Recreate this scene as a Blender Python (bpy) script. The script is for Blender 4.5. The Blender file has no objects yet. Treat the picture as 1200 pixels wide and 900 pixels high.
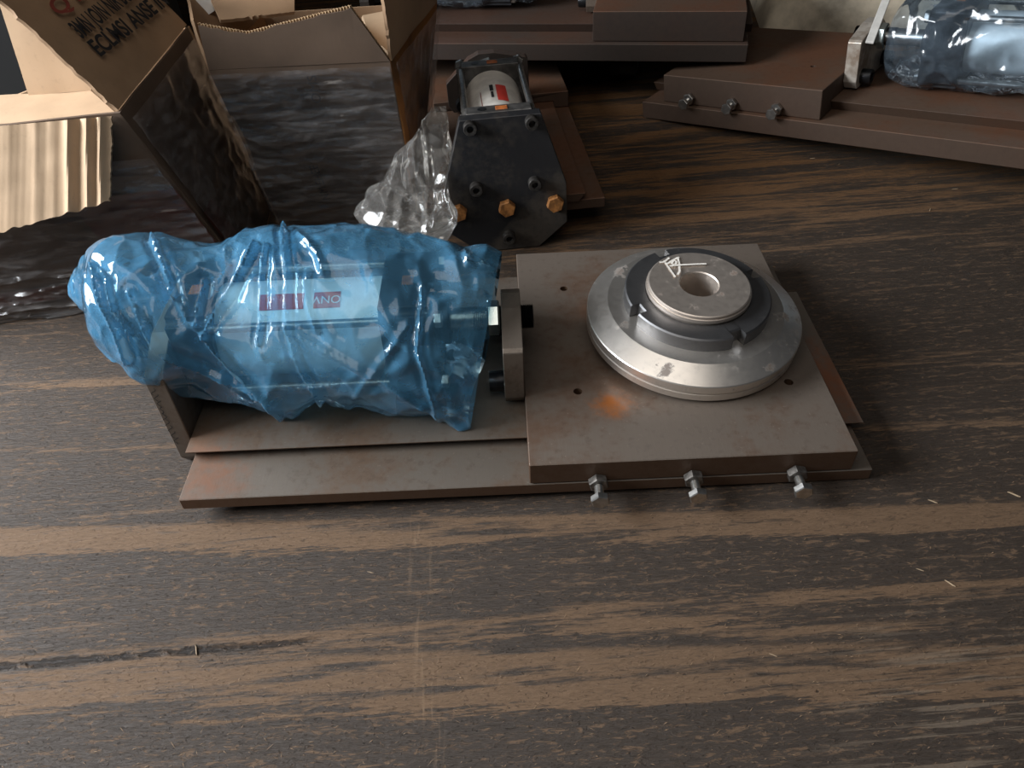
import bpy, bmesh, math, random
from mathutils import Vector, Matrix, noise
random.seed(7)
PI = math.pi
sc = bpy.context.scene
COL = sc.collection

# ------------------------------------------------------------------ camera
FPX, PITCH, ROLL, CAMH = 900.0, math.radians(42.67), math.radians(-4.5), 0.609
_c, _s = math.cos, math.sin
R0 = Vector((1, 0, 0)); U0 = Vector((0, _s(PITCH), _c(PITCH))); FW = Vector((0, _c(PITCH), -_s(PITCH)))
RT = R0 * _c(ROLL) + U0 * _s(ROLL); UP = -R0 * _s(ROLL) + U0 * _c(ROLL)
CP = Vector((0, 0, CAMH))
cam = bpy.data.cameras.new('camera'); camo = bpy.data.objects.new('camera', cam); COL.objects.link(camo)
cam.sensor_fit = 'HORIZONTAL'; cam.sensor_width = 36.0; cam.lens = 36.0 * FPX / 1200.0
cam.clip_start = 0.01; cam.clip_end = 50
m3 = Matrix((RT, UP, -FW)).transposed()
camo.matrix_world = Matrix.Translation(CP) @ m3.to_4x4()
sc.camera = camo

# ------------------------------------------------------------------ world, light, exposure
w = bpy.data.worlds.new('world'); sc.world = w; w.use_nodes = True
w.node_tree.nodes['Background'].inputs[0].default_value = (0.80, 0.88, 1.0, 1)
w.node_tree.nodes['Background'].inputs[1].default_value = 0.035
def area(name, loc, target, sx, sy, power, colr):
    l = bpy.data.lights.new(name, 'AREA'); l.shape = 'RECTANGLE'; l.size = sx; l.size_y = sy
    l.energy = power; l.color = colr
    o = bpy.data.objects.new(name, l); COL.objects.link(o)
    o.location = loc
    o.rotation_euler = (Vector(target) - Vector(loc)).to_track_quat('-Z', 'Y').to_euler()
    return o
area('window_light', (-1.65, 0.60, 0.98), (0.0, 0.60, 0.0), 1.2, 0.8, 92, (0.92, 0.96, 1.0))
area('skylight', (-0.25, -0.05, 1.75), (0.0, 0.55, 0.0), 1.5, 1.3, 10.5, (1.0, 0.93, 0.85))  # overhead fill added in place of bounced room light
sc.view_settings.view_transform = 'Standard'
try: sc.view_settings.look = 'None'
except Exception: pass
sc.view_settings.exposure = -0.05
sc.view_settings.gamma = 1.0
sc.view_settings.use_curve_mapping = False

# ------------------------------------------------------------------ pixel -> ray helpers
def ray(u, v): return FW + RT * ((u - 600) / FPX) - UP * ((v - 450) / FPX)
def P(u, v, z=0.0):
    d = ray(u, v); return CP + d * ((z - CAMH) / d.z)
def PY(u, v, y):
    d = ray(u, v); return CP + d * (y / d.y)
def PK(u, v, k): return CP + ray(u, v) * k
def PP(u, v, p0, n):
    d = ray(u, v); return CP + d * ((p0 - CP).dot(n) / d.dot(n))
def pix(q):
    d = Vector(q) - CP; k = d.dot(FW)
    return 600 + FPX * d.dot(RT) / k, 450 - FPX * d.dot(UP) / k

# ------------------------------------------------------------------ materials
class NT:
    def __init__(s, name):
        s.m = bpy.data.materials.new(name); s.m.use_nodes = True
        s.t = s.m.node_tree; s.t.nodes.clear()
        s.out = s.t.nodes.new('ShaderNodeOutputMaterial')
    def n(s, t, **kw):
        x = s.t.nodes.new(t)
        for k, v in kw.items():
            if k.startswith('i_'):
                x.inputs[k[2:].replace('_', ' ')].default_value = v
            else: setattr(x, k, v)
        return x
    def l(s, a, b): s.t.links.new(a, b)
    def math(s, op, a, b=None, c=None, clamp=False):
        x = s.t.nodes.new('ShaderNodeMath'); x.operation = op; x.use_clamp = clamp
        for i, q in enumerate((a, b, c)):
            if q is None: continue
            if isinstance(q, (int, float)): x.inputs[i].default_value = q
            else: s.l(q, x.inputs[i])
        return x.outputs[0]
    def sstep(s, v, a, b):
        x = s.t.nodes.new('ShaderNodeMapRange'); x.interpolation_type = 'SMOOTHSTEP'
        s.l(v, x.inputs['Value']); x.inputs['From Min'].default_value = a; x.inputs['From Max'].default_value = b
        return x.outputs['Result']
    def mix(s, fac, a, b):
        x = s.t.nodes.new('ShaderNodeMix'); x.data_type = 'RGBA'
        for i, q in ((0, fac), (6, a), (7, b)):
            if isinstance(q, (int, float)): x.inputs[i].default_value = q
            elif isinstance(q, tuple): x.inputs[i].default_value = (*q, 1) if len(q) == 3 else q
            else: s.l(q, x.inputs[i])
        return x.outputs[2]
    def coords(s, scale=(1, 1, 1), kind='Object', rot=(0, 0, 0)):
        tc = s.t.nodes.new('ShaderNodeTexCoord'); mp = s.t.nodes.new('ShaderNodeMapping')
        mp.inputs['Scale'].default_value = scale; mp.inputs['Rotation'].default_value = rot
        s.l(tc.outputs[kind], mp.inputs[0]); return mp.outputs[0]
    def noise(s, vec, scale, detail=4, rough=0.55, dist=0.0):
        x = s.n('ShaderNodeTexNoise'); s.l(vec, x.inputs['Vector'])
        x.inputs['Scale'].default_value = scale; x.inputs['Detail'].default_value = detail
        x.inputs['Roughness'].default_value = rough; x.inputs['Distortion'].default_value = dist
        return x.outputs['Fac']
    def bump(s, h, strength, distance):
        x = s.n('ShaderNodeBump'); x.inputs['Strength'].default_value = strength
        x.inputs['Distance'].default_value = distance; s.l(h, x.inputs['Height']); return x.outputs[0]
    def bsdf(s, col, rough, metal=0.0, normal=None, **kw):
        b = s.n('ShaderNodeBsdfPrincipled')
        for nm, q in (('Base Color', col), ('Roughness', rough), ('Metallic', metal)):
            if isinstance(q, (int, float)): b.inputs[nm].default_value = q
            elif isinstance(q, tuple): b.inputs[nm].default_value = (*q, 1)
            else: s.l(q, b.inputs[nm])
        if normal is not None: s.l(normal, b.inputs['Normal'])
        for k, v in kw.items(): b.inputs[k.replace('_', ' ')].default_value = v
        return b
    def done(s, sh): s.l(sh, s.out.inputs[0]); return s.m

def plain(name, col, rough, metal=0.0, vary=0.12, scale=60):
    t = NT(name); v = t.coords()
    f = t.noise(v, scale, 5)
    c = t.mix(t.sstep(f, 0.35, 0.7), tuple(x * (1 - vary) for x in col), tuple(min(1, x * (1 + vary)) for x in col))
    return t.done(t.bsdf(c, rough, metal, t.bump(f, 0.15, 0.0006)).outputs[0])

def steel_plate(name, clean, brown, amount, rough=0.5, metal=0.35, spots=(), sides=None):
    t = NT(name); v = t.coords()
    big = t.noise(v, 7, 5, 0.6); fine = t.noise(v, 90, 6, 0.65); grain = t.noise(t.coords((1, 0.12, 1)), 420, 3)
    m = t.math('MULTIPLY_ADD', fine, 0.35, big)
    m = t.sstep(m, 0.80 - amount * 0.45, 1.0 - amount * 0.35)
    c = t.mix(m, clean, brown)
    c = t.mix(t.math('MULTIPLY', t.sstep(fine, 0.52, 0.72), 0.35), c, tuple(x * 0.45 for x in clean))
    c = t.mix(t.math('MULTIPLY', t.sstep(t.noise(v, 260, 3), 0.66, 0.74), 0.30), c, tuple(min(1, x * 2.2) for x in clean))
    tc = t.n('ShaderNodeTexCoord')
    for (ctr, rad, colr, k) in spots:
        d = t.n('ShaderNodeVectorMath', operation='DISTANCE'); t.l(tc.outputs['Object'], d.inputs[0]); d.inputs[1].default_value = ctr
        q = t.math('MULTIPLY_ADD', t.noise(v, 75, 5, 0.7), rad * 1.8, d.outputs['Value'])
        q = t.math('SUBTRACT', 1.0, t.sstep(q, rad * 0.75, rad * 1.95))
        c = t.mix(t.math('MULTIPLY', q, k), c, colr)
    if sides:            # raw sawn edges, rustier than the milled face; some tints add painted shade
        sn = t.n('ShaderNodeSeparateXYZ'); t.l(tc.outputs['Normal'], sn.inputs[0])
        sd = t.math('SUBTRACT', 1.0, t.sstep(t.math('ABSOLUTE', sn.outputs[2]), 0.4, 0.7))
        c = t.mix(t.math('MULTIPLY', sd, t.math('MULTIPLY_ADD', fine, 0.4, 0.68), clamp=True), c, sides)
    r = t.math('MULTIPLY_ADD', fine, 0.25, rough - 0.1)
    h = t.math('ADD', t.math('MULTIPLY', fine, 0.7), t.math('MULTIPLY', grain, 0.5))
    return t.done(t.bsdf(c, r, metal, t.bump(h, 0.22, 0.0008)).outputs[0])

def machined(name, col, rough, rust=0.3, spots=()):
    t = NT(name); v = t.coords()
    tc = t.n('ShaderNodeTexCoord'); sx = t.n('ShaderNodeSeparateXYZ'); t.l(tc.outputs['Object'], sx.inputs[0])
    r = t.math('SQRT', t.math('ADD', t.math('POWER', sx.outputs[0], 2.0), t.math('POWER', sx.outputs[1], 2.0)))
    cb = t.n('ShaderNodeCombineXYZ'); t.l(r, cb.inputs[0]); t.l(sx.outputs[2], cb.inputs[1])
    rings = t.noise(cb.outputs[0], 900, 2, 0.5)
    st = t.noise(v, 14, 6, 0.62); fine = t.noise(v, 110, 5, 0.7)
    m = t.sstep(t.math('MULTIPLY_ADD', fine, 0.5, st), 0.93 - 0.22 * rust, 1.10 - 0.16 * rust)
    for (ctr, rad) in spots:
        d = t.n('ShaderNodeVectorMath', operation='DISTANCE'); t.l(tc.outputs['Object'], d.inputs[0]); d.inputs[1].default_value = ctr
        q = t.math('MULTIPLY_ADD', t.noise(v, 70, 6, 0.8), rad * 6.0, d.outputs['Value'])
        m = t.math('MAXIMUM', m, t.math('SUBTRACT', 1.0, t.sstep(q, rad * 3.0, rad * 3.7)))
    c = t.mix(t.math('MULTIPLY', m, 0.72), col, (0.095, 0.050, 0.030))
    c = t.mix(t.math('MULTIPLY', t.sstep(fine, 0.5, 0.75), 0.3), c, tuple(x * 0.5 for x in col))
    rr = t.math('ADD', t.math('MULTIPLY', m, 0.3), t.math('MULTIPLY_ADD', fine, 0.22, rough - 0.08))
    h = t.math('ADD', t.math('MULTIPLY', rings, 0.5), t.math('MULTIPLY', fine, 0.4))
    me = t.math('SUBTRACT', 0.93, t.math('MULTIPLY', m, 0.45))
    return t.done(t.bsdf(c, rr, me, t.bump(h, 0.10, 0.0004)).outputs[0])

def cardboard(name, col, flute=0.0, axis='X', stain=0.25):
    t = NT(name); v = t.coords()
    f = t.noise(v, 9, 5, 0.6); fine = t.noise(v, 150, 4, 0.6); fib = t.noise(t.coords((1, 1, 0.15)), 260, 3)
    c = t.mix(t.sstep(f, 0.35, 0.75), col, tuple(x * (1 - stain) for x in col))
    c = t.mix(t.math('MULTIPLY', t.sstep(fine, 0.55, 0.75), 0.25), c, tuple(x * 0.6 for x in col))
    h = t.math('ADD', t.math('MULTIPLY', f, 0.6), t.math('MULTIPLY', fib, 0.25))
    return t.done(t.bsdf(c, 0.8, 0, t.bump(h, 0.3, 0.0012)).outputs[0])

def film(name, tint, body, opac, rough=0.16, haze=0.12, stretch=None, bumpd=0.0012):
    """thin plastic sheet: tinted see-through layer + glossy skin + a little milky body"""
    t = NT(name); v = t.coords()
    tr = t.n('ShaderNodeBsdfTransparent'); tr.inputs[0].default_value = (*tint, 1)
    n1 = t.noise(t.coords(stretch or (1, 1, 1)), 38, 5, 0.6, 0.6)
    nor = t.bump(n1, 0.55, bumpd)
    pb = t.bsdf(body, rough, 0, nor, IOR=1.5)
    tl = t.n('ShaderNodeBsdfTranslucent'); tl.inputs[0].default_value = (*body, 1)
    bod = t.n('ShaderNodeMixShader'); bod.inputs[0].default_value = 0.35
    t.l(pb.outputs[0], bod.inputs[1]); t.l(tl.outputs[0], bod.inputs[2])
    mx = t.n('ShaderNodeMixShader')
    fac = t.math('MULTIPLY_ADD', t.sstep(n1, 0.4, 0.75), haze, opac)
    t.l(fac, mx.inputs[0]); t.l(tr.outputs[0], mx.inputs[1]); t.l(bod.outputs[0], mx.inputs[2])
    gl = t.n('ShaderNodeBsdfGlossy'); gl.inputs[0].default_value = (1, 1, 1, 1); gl.inputs['Roughness'].default_value = rough
    t.l(nor, gl.inputs['Normal'])
    fr = t.n('ShaderNodeFresnel'); fr.inputs[0].default_value = 1.5; t.l(nor, fr.inputs['Normal'])
    m2 = t.n('ShaderNodeMixShader'); t.l(t.math('MULTIPLY', fr.outputs[0], 0.9, clamp=True), m2.inputs[0])
    t.l(mx.outputs[0], m2.inputs[1]); t.l(gl.outputs[0], m2.inputs[2])
    return t.done(m2.outputs[0])

def floor_material():
    t = NT('worn_board')
    tc = t.n('ShaderNodeTexCoord'); sp = t.n('ShaderNodeSeparateXYZ'); t.l(tc.outputs['Object'], sp.inputs[0])
    X, Y = sp.outputs[0], sp.outputs[1]
    gr = (0, 0, math.radians(3.5))
    s1 = t.noise(t.coords((1.6, 30, 1), rot=gr), 1.6, 7, 0.62, 0.5)
    s2 = t.noise(t.coords((7, 85, 1), rot=gr), 2.0, 6, 0.65, 0.4)
    s3 = t.noise(t.coords((30, 260, 1), rot=gr), 2.2, 4, 0.65, 0.3)
    patch = t.noise(t.coords((1, 2.2, 1)), 2.4, 4, 0.5)
    wob = t.math('ADD', t.math('MULTIPLY', t.math('SUBTRACT', s1, 0.5), 0.035), t.math('MULTIPLY', t.math('SUBTRACT', s2, 0.5), 0.022))
    wob = t.math('ADD', wob, t.math('MULTIPLY', t.math('SUBTRACT', s3, 0.5), 0.02))
    acc = None
    def band(a, b, hw, k):
        nonlocal acc
        pa, pb = P(*a), P(*b); sl = (pb.y - pa.y) / (pb.x - pa.x); off = pa.y - sl * pa.x
        um, vm = (a[0] + b[0]) / 2, (a[1] + b[1]) / 2
        w_ = (P(um, vm - hw).y - P(um, vm + hw).y) / 2
        d = t.math('ABSOLUTE', t.math('ADD', t.math('SUBTRACT', Y, t.math('MULTIPLY_ADD', X, sl, off)), wob))
        e = t.math('SUBTRACT', 1.0, t.sstep(d, w_ * 0.72, w_ * 1.3))
        return t.math('MULTIPLY', e, k)
    def addm(e):
        nonlocal acc
        acc = e if acc is None else t.math('MAXIMUM', acc, e)
    addm(band((0, 634), (1200, 604), 17, 0.17))
    addm(band((0, 803), (1200, 780), 34, 0.17))
    addm(band((0, 742), (600, 742), 22, 0.07))
    addm(band((0, 782), (380, 752), 14, 0.15))
    e = band((600, 724), (1100, 688), 10, 0.18)
    addm(t.math('MULTIPLY', e, t.math('MULTIPLY', t.sstep(X, -0.02, 0.03), t.math('SUBTRACT', 1.0, t.sstep(X, 0.36, 0.42)))))
    addm(band((0, 448), (400, 440), 4, 0.11))
    addm(band((0, 529), (300, 520), 4, 0.11))
    # general wear, heavier further back on the board
    thr = t.math('ADD', t.math('MULTIPLY', t.sstep(Y, 0.72, 1.0), 0.115), t.math('MULTIPLY', t.math('SUBTRACT', patch, 0.5), 0.16))
    mixn = t.math('ADD', t.math('MULTIPLY', s1, 0.62), t.math('MULTIPLY_ADD', s2, 0.34, t.math('MULTIPLY', s3, 0.16)))
    mk = t.math('ADD', t.math('ADD', mixn, thr), acc)
    wood = t.sstep(mk, 0.635, 0.74)
    flk = t.noise(t.coords((22, 80, 1), rot=gr), 3.4, 6, 0.72, 0.9)
    flecks = t.sstep(t.math('ADD', flk, t.math('MULTIPLY', s2, 0.45)), 0.77, 0.86)
    wood = t.math('MAXIMUM', t.math('MULTIPLY', wood, t.sstep(flk, 0.22, 0.46)), t.math('MULTIPLY', flecks, 0.75))
    tan = t.mix(t.math('ADD', t.math('MULTIPLY', s3, 0.5), t.math('MULTIPLY', flk, 0.5)), (0.070, 0.040, 0.022), (0.205, 0.130, 0.078))
    tan = t.mix(t.sstep(Y, 0.8, 1.15), tan, t.mix(s3, (0.10, 0.046, 0.018), (0.21, 0.108, 0.044)))
    dk = t.mix(t.math('ADD', t.math('MULTIPLY', s2, 0.5), t.math('MULTIPLY', flk, 0.5)), (0.021, 0.0155, 0.012), (0.066, 0.048, 0.036))
    c = t.mix(wood, dk, tan)
    # pores and tiny holes
    v2 = t.coords((85, 150, 1), rot=gr)
    po = t.sstep(t.noise(v2, 2.4, 2, 0.5), 0.70, 0.76)
    c = t.mix(t.math('MULTIPLY', po, 0.75), c, (0.012, 0.009, 0.008))
    # pale cross scuffs
    cs = t.noise(t.coords((90, 6, 1), rot=(0, 0, math.radians(-14))), 1.6, 4, 0.6)
    ln = P(490, 640); l2 = P(510, 890); sl = (l2.x - ln.x) / (l2.y - ln.y)
    dx = t.math('ABSOLUTE', t.math('SUBTRACT', X, t.math('MULTIPLY_ADD', Y, sl, ln.x - sl * ln.y)))
    sm = t.math('MULTIPLY', t.math('SUBTRACT', 1.0, t.sstep(dx, 0.002, 0.016)), t.sstep(cs, 0.5, 0.66))
    c = t.mix(t.math('MULTIPLY', sm, 0.5), c, (0.25, 0.165, 0.10))
    s4 = t.noise(t.coords((5, 130, 1), rot=(0, 0, math.radians(-5))), 1.5, 5, 0.6)
    q = P(1150, 870)
    dq = t.n('ShaderNodeVectorMath', operation='DISTANCE'); t.l(tc.outputs['Object'], dq.inputs[0]); dq.inputs[1].default_value = q
    pm = t.math('MULTIPLY', t.math('SUBTRACT', 1.0, t.sstep(dq.outputs['Value'], 0.02, 0.17)), t.sstep(s4, 0.53, 0.62))
    c = t.mix(t.math('MULTIPLY', pm, 0.6), c, (0.19, 0.145, 0.105))
    # long split with a broken lip
    a, b = P(-10, 782), P(372, 751); sl = (b.y - a.y) / (b.x - a.x)
    dd = t.math('ADD', t.math('SUBTRACT', Y, t.math('MULTIPLY_ADD', X, sl, a.y - sl * a.x)), t.math('MULTIPLY', t.math('SUBTRACT', flk, 0.5), 0.014))
    inx = t.math('MULTIPLY', t.math('SUBTRACT', 1.0, t.sstep(X, b.x - 0.02, b.x + 0.01)), t.sstep(t.noise(v2, 0.7, 3), 0.30, 0.5))
    cr = t.math('MULTIPLY', t.math('SUBTRACT', 1.0, t.sstep(t.math('ABSOLUTE', dd), 0.0008, 0.0040)), inx)
    c = t.mix(t.math('MULTIPLY', cr, 0.9), c, (0.012, 0.008, 0.006))
    h = t.math('ADD', t.math('MULTIPLY', s3, 0.8), t.math('MULTIPLY_ADD', s2, 0.8, t.math('MULTIPLY', wood, -0.35)))
    h = t.math('SUBTRACT', h, t.math('ADD', t.math('MULTIPLY', po, 0.6), t.math('MULTIPLY', cr, 2.2)))
    chips = t.noise(t.coords((40, 95, 1), rot=gr), 4.5, 4, 0.7, 0.8)
    h = t.math('ADD', h, t.math('ADD', t.math('MULTIPLY', t.sstep(chips, 0.58, 0.68), 0.9), t.math('MULTIPLY', flk, 1.2)))
    ro = t.math('MULTIPLY_ADD', wood, 0.22, t.math('MULTIPLY_ADD', s2, 0.2, 0.44))
    return t.done(t.bsdf(c, ro, 0, t.bump(h, 0.75, 0.0018), Specular_IOR_Level=0.32).outputs[0])

M = {}
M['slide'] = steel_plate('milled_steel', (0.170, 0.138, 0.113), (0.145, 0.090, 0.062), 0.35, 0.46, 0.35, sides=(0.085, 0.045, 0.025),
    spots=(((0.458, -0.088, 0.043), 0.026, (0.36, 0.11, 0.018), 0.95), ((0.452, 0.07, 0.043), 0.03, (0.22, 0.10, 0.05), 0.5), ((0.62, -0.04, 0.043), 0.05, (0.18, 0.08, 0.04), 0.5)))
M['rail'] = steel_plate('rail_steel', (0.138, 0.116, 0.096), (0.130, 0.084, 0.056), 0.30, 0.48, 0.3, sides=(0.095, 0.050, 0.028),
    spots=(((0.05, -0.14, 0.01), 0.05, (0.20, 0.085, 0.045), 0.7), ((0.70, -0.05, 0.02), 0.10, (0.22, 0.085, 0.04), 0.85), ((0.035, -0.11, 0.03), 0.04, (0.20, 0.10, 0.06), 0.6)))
M['rust'] = steel_plate('rusty_steel', (0.105, 0.064, 0.042), (0.125, 0.055, 0.028), 0.5, 0.62, 0.15, sides=(0.050, 0.029, 0.018))  # rust; sides toned down to hold the shade on front faces
M['rustdark'] = steel_plate('dark_rusty_steel', (0.065, 0.045, 0.035), (0.080, 0.040, 0.025), 0.5, 0.6, 0.2, sides=(0.022, 0.015, 0.011))  # dark rust; sides blackened further as painted shade on the fronts
M['rustmid'] = steel_plate('dark_red_rusty_steel', (0.100, 0.060, 0.040), (0.120, 0.052, 0.028), 0.5, 0.6, 0.15, sides=(0.024, 0.016, 0.012))  # same rust tone, side faces darkened with painted shade
M['black'] = steel_plate('black_plate', (0.020, 0.020, 0.022), (0.075, 0.064, 0.053), 0.42, 0.40, 0.3)
M['coupl'] = steel_plate('coupling_steel', (0.16, 0.132, 0.108), (0.13, 0.09, 0.066), 0.25, 0.42, 0.4)
M['bright'] = steel_plate('bright_steel', (0.52, 0.47, 0.41), (0.22, 0.15, 0.10), 0.35, 0.38, 0.4)  # coupling steel lightened: the light it catches is put into the colour
M['oxide'] = plain('black_oxide', (0.020, 0.020, 0.022), 0.36, 0.7, 0.3, 120)
M['capblack'] = plain('cap_paint', (0.030, 0.032, 0.036), 0.38, 0.25, 0.25, 90)
M['capgrey'] = plain('worn_cap', (0.11, 0.105, 0.10), 0.42, 0.6, 0.4, 60)
M['zinc'] = plain('zinc_plated', (0.46, 0.45, 0.43), 0.30, 0.95, 0.2, 140)
M['zincbright'] = plain('bright_zinc', (0.72, 0.80, 0.78), 0.22, 0.9, 0.08, 140)
M['dullbolt'] = plain('dull_bolt', (0.20, 0.185, 0.17), 0.42, 0.85, 0.35, 160)
M['orange'] = plain('rusted_bolt', (0.30, 0.125, 0.035), 0.6, 0.3, 0.4, 130)
M['plug'] = plain('orange_plug', (0.36, 0.10, 0.02), 0.55, 0.0, 0.3, 130)
M['barrel'] = plain('barrel_aluminium', (0.84, 0.88, 0.87), 0.36, 0.15, 0.05, 50)
M['barrelwhite'] = plain('barrel_white', (0.70, 0.66, 0.60), 0.4, 0.1, 0.12, 50)
M['red'] = plain('red_label', (0.55, 0.045, 0.03), 0.45, 0, 0.1)
M['ink'] = plain('black_ink', (0.014, 0.013, 0.014), 0.7, 0, 0.2)
M['redink'] = plain('red_ink', (0.20, 0.035, 0.022), 0.75, 0, 0.2)
M['white'] = plain('white_print', (0.75, 0.74, 0.72), 0.6, 0, 0.06)
M['chalk'] = plain('chalk_paint', (0.78, 0.74, 0.68), 0.85, 0, 0.12, 300)
M['nutsteel'] = machined('dark_nut_steel', (0.19, 0.19, 0.195), 0.42, 0.05)
M['card'] = cardboard('cardboard', (0.33, 0.205, 0.115))
M['cardlight'] = cardboard('cardboard_inside', (0.44, 0.305, 0.19), stain=0.14)
M['carddark'] = cardboard('cardboard_outside', (0.115, 0.073, 0.047), stain=0.35)  # faces turned from the light, their shade put into the card colour
M['cardred'] = plain('brown_tape', (0.10, 0.028, 0.018), 0.35, 0, 0.2)
M['cardorange'] = cardboard('stained_cardboard', (0.42, 0.17, 0.04), stain=0.85)
M['edge'] = cardboard('cardboard_edge', (0.42, 0.28, 0.155))
M['bluebag'] = film('blue_polythene', (0.72, 0.92, 0.99), (0.19, 0.58, 0.97), 0.27, 0.075, 0.20, bumpd=0.0003)
M['clear'] = film('clear_polythene', (0.93, 0.93, 0.92), (0.62, 0.60, 0.57), 0.14, 0.13, 0.14, bumpd=0.0004)
M['stretch'] = film('stretch_film', (0.95, 0.95, 0.96), (0.58, 0.545, 0.53), 0.05, 0.20, 0.24, (0.35, 1, 2.5), 0.0014)
M['greyfilm'] = film('grey_blue_polythene', (0.78, 0.87, 0.95), (0.34, 0.44, 0.54), 0.12, 0.12, 0.12, bumpd=0.0004)
M['sack'] = cardboard('sack_cloth', (0.74, 0.64, 0.49), stain=0.65)
M['whitebar'] = plain('white_plastic', (0.66, 0.64, 0.60), 0.45, 0, 0.08)
M['floor'] = floor_material()
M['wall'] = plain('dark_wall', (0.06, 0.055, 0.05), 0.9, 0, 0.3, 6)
M['darkwall'] = plain('sooty_wall', (0.002, 0.002, 0.002), 1.0, 0, 0.3, 6)  # near black colour standing in for deep shade
M['fibre'] = plain('wood_fibre', (0.24, 0.155, 0.09), 0.75, 0, 0.3, 200)
M['timber'] = plain('dark_timber', (0.045, 0.032, 0.022), 0.8, 0, 0.3, 40)
M['splinter'] = plain('pale_splinter', (0.42, 0.31, 0.20), 0.7, 0, 0.2, 200)

# ------------------------------------------------------------------ object helpers
def obj(name, bm, mat, parent=None, smooth=None, loc=None):
    bmesh.ops.recalc_face_normals(bm, faces=bm.faces[:])
    me = bpy.data.meshes.new(name); bm.to_mesh(me); bm.free()
    if smooth is not None:
        for p in me.polygons: p.use_smooth = True
        me.set_sharp_from_angle(angle=math.radians(smooth))
    me.materials.append(M[mat] if isinstance(mat, str) else mat)
    o = bpy.data.objects.new(name, me); COL.objects.link(o)
    if parent is not None: o.parent = parent
    if loc is not None: o.location = loc
    return o
def tag(o, label, cat=None, group=None, kind=None):
    o['label'] = label
    if cat: o['category'] = cat
    if group: o['group'] = group
    if kind: o['kind'] = kind
    return o
def thing(name, label, cat, mat=None, group=None):
    o = bpy.data.objects.new(name, None); COL.objects.link(o); o.empty_display_size = 0.02
    if mat is not None: o.matrix_world = mat
    return tag(o, label, cat, group)
def bevel(bm, w, seg=1, ang=30):
    ed = [e for e in bm.edges if len(e.link_faces) == 2 and e.calc_face_angle(0) > math.radians(ang)]
    bmesh.ops.bevel(bm, geom=ed, offset=w, segments=seg, affect='EDGES', profile=0.5, clamp_overlap=True)
def box(x0, x1, y0, y1, z0, z1, bv=0.0):
    bm = bmesh.new()
    bmesh.ops.create_cube(bm, size=1, matrix=Matrix.Translation(((x0 + x1) / 2, (y0 + y1) / 2, (z0 + z1) / 2)) @ Matrix.Diagonal((x1 - x0, y1 - y0, z1 - z0, 1)))
    if bv: bevel(bm, bv)
    return bm
def prism(pts, axis, a0, a1, bv=0.0):
    """polygon in the plane across `axis` (x: pts=(y,z); y: pts=(x,z); z: pts=(x,y)) pushed from a0 to a1"""
    bm = bmesh.new()
    f3 = {'x': lambda p, a: (a, p[0], p[1]), 'y': lambda p, a: (p[0], a, p[1]), 'z': lambda p, a: (p[0], p[1], a)}[axis]
    A = [bm.verts.new(f3(p, a0)) for p in pts]; B = [bm.verts.new(f3(p, a1)) for p in pts]
    bm.faces.new(A); bm.faces.new(B[::-1])
    for i in range(len(pts)):
        j = (i + 1) % len(pts); bm.faces.new((A[i], B[i], B[j], A[j]))
    if bv:
        bmesh.ops.recalc_face_normals(bm, faces=bm.faces[:]); bevel(bm, bv)
    return bm
def frame(a, b):
    a, b = Vector(a), Vector(b); z = (b - a).normalized()
    x = z.orthogonal().normalized(); y = z.cross(x)
    return a, x, y, z, (b - a).length
def lathe(prof, a, b, seg=48, bm=None):
    """profile [(r, t)] with t in metres along a->b"""
    bm = bm or bmesh.new(); a, x, y, z, L = frame(a, b); rings = []
    for r, t in prof:
        c = a + z * t
        if r < 1e-6: rings.append([bm.verts.new(c)])
        else: rings.append([bm.verts.new(c + (x * _c(2 * PI * i / seg) + y * _s(2 * PI * i / seg)) * r) for i in range(seg)])
    for p, q in zip(rings, rings[1:]):
        for i in range(seg):
            j = (i + 1) % seg
            if len(p) == 1 and len(q) == 1: continue
            if len(p) == 1: bm.faces.new((p[0], q[i], q[j]))
            elif len(q) == 1: bm.faces.new((p[i], q[0], p[j]))
            else: bm.faces.new((p[i], q[i], q[j], p[j]))
    return bm
def rod(a, b, r, seg=24, ch=0.0, bm=None):
    L = (Vector(b) - Vector(a)).length
    return lathe([(0, 0), (r - ch, 0), (r, ch), (r, L - ch), (r - ch, L), (0, L)] if ch else [(0, 0), (r, 0), (r, L), (0, L)], a, b, seg, bm)
def thread(a, b, r, pitch=0.0015, seg=20):
    L = (Vector(b) - Vector(a)).length; n = max(2, int(L / pitch)); pr = [(0, 0)]
    for i in range(n):
        t = L * i / n; pr += [(r * 0.86, t), (r, t + L / n * 0.5)]
    return lathe(pr + [(r * 0.86, L), (0, L)], a, b, seg)
def hexhead(a, b, af, seg=6, bm=None):
    L = (Vector(b) - Vector(a)).length; r = af / 1.732
    return lathe([(0, 0), (r * 0.9, 0), (r, L * 0.14), (r, L * 0.86), (r * 0.9, L), (0, L)], a, b, 6, bm)
def socket(a, b, r, bm=None):
    """cap screw head from a (seat) to b (open end with a hexagon recess)"""
    L = (Vector(b) - Vector(a)).length
    return lathe([(0, 0), (r, 0), (r, L * 0.9), (r * 0.92, L), (r * 0.52, L), (r * 0.50, L * 0.4), (0, L * 0.4)], a, b, 24, bm)
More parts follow.
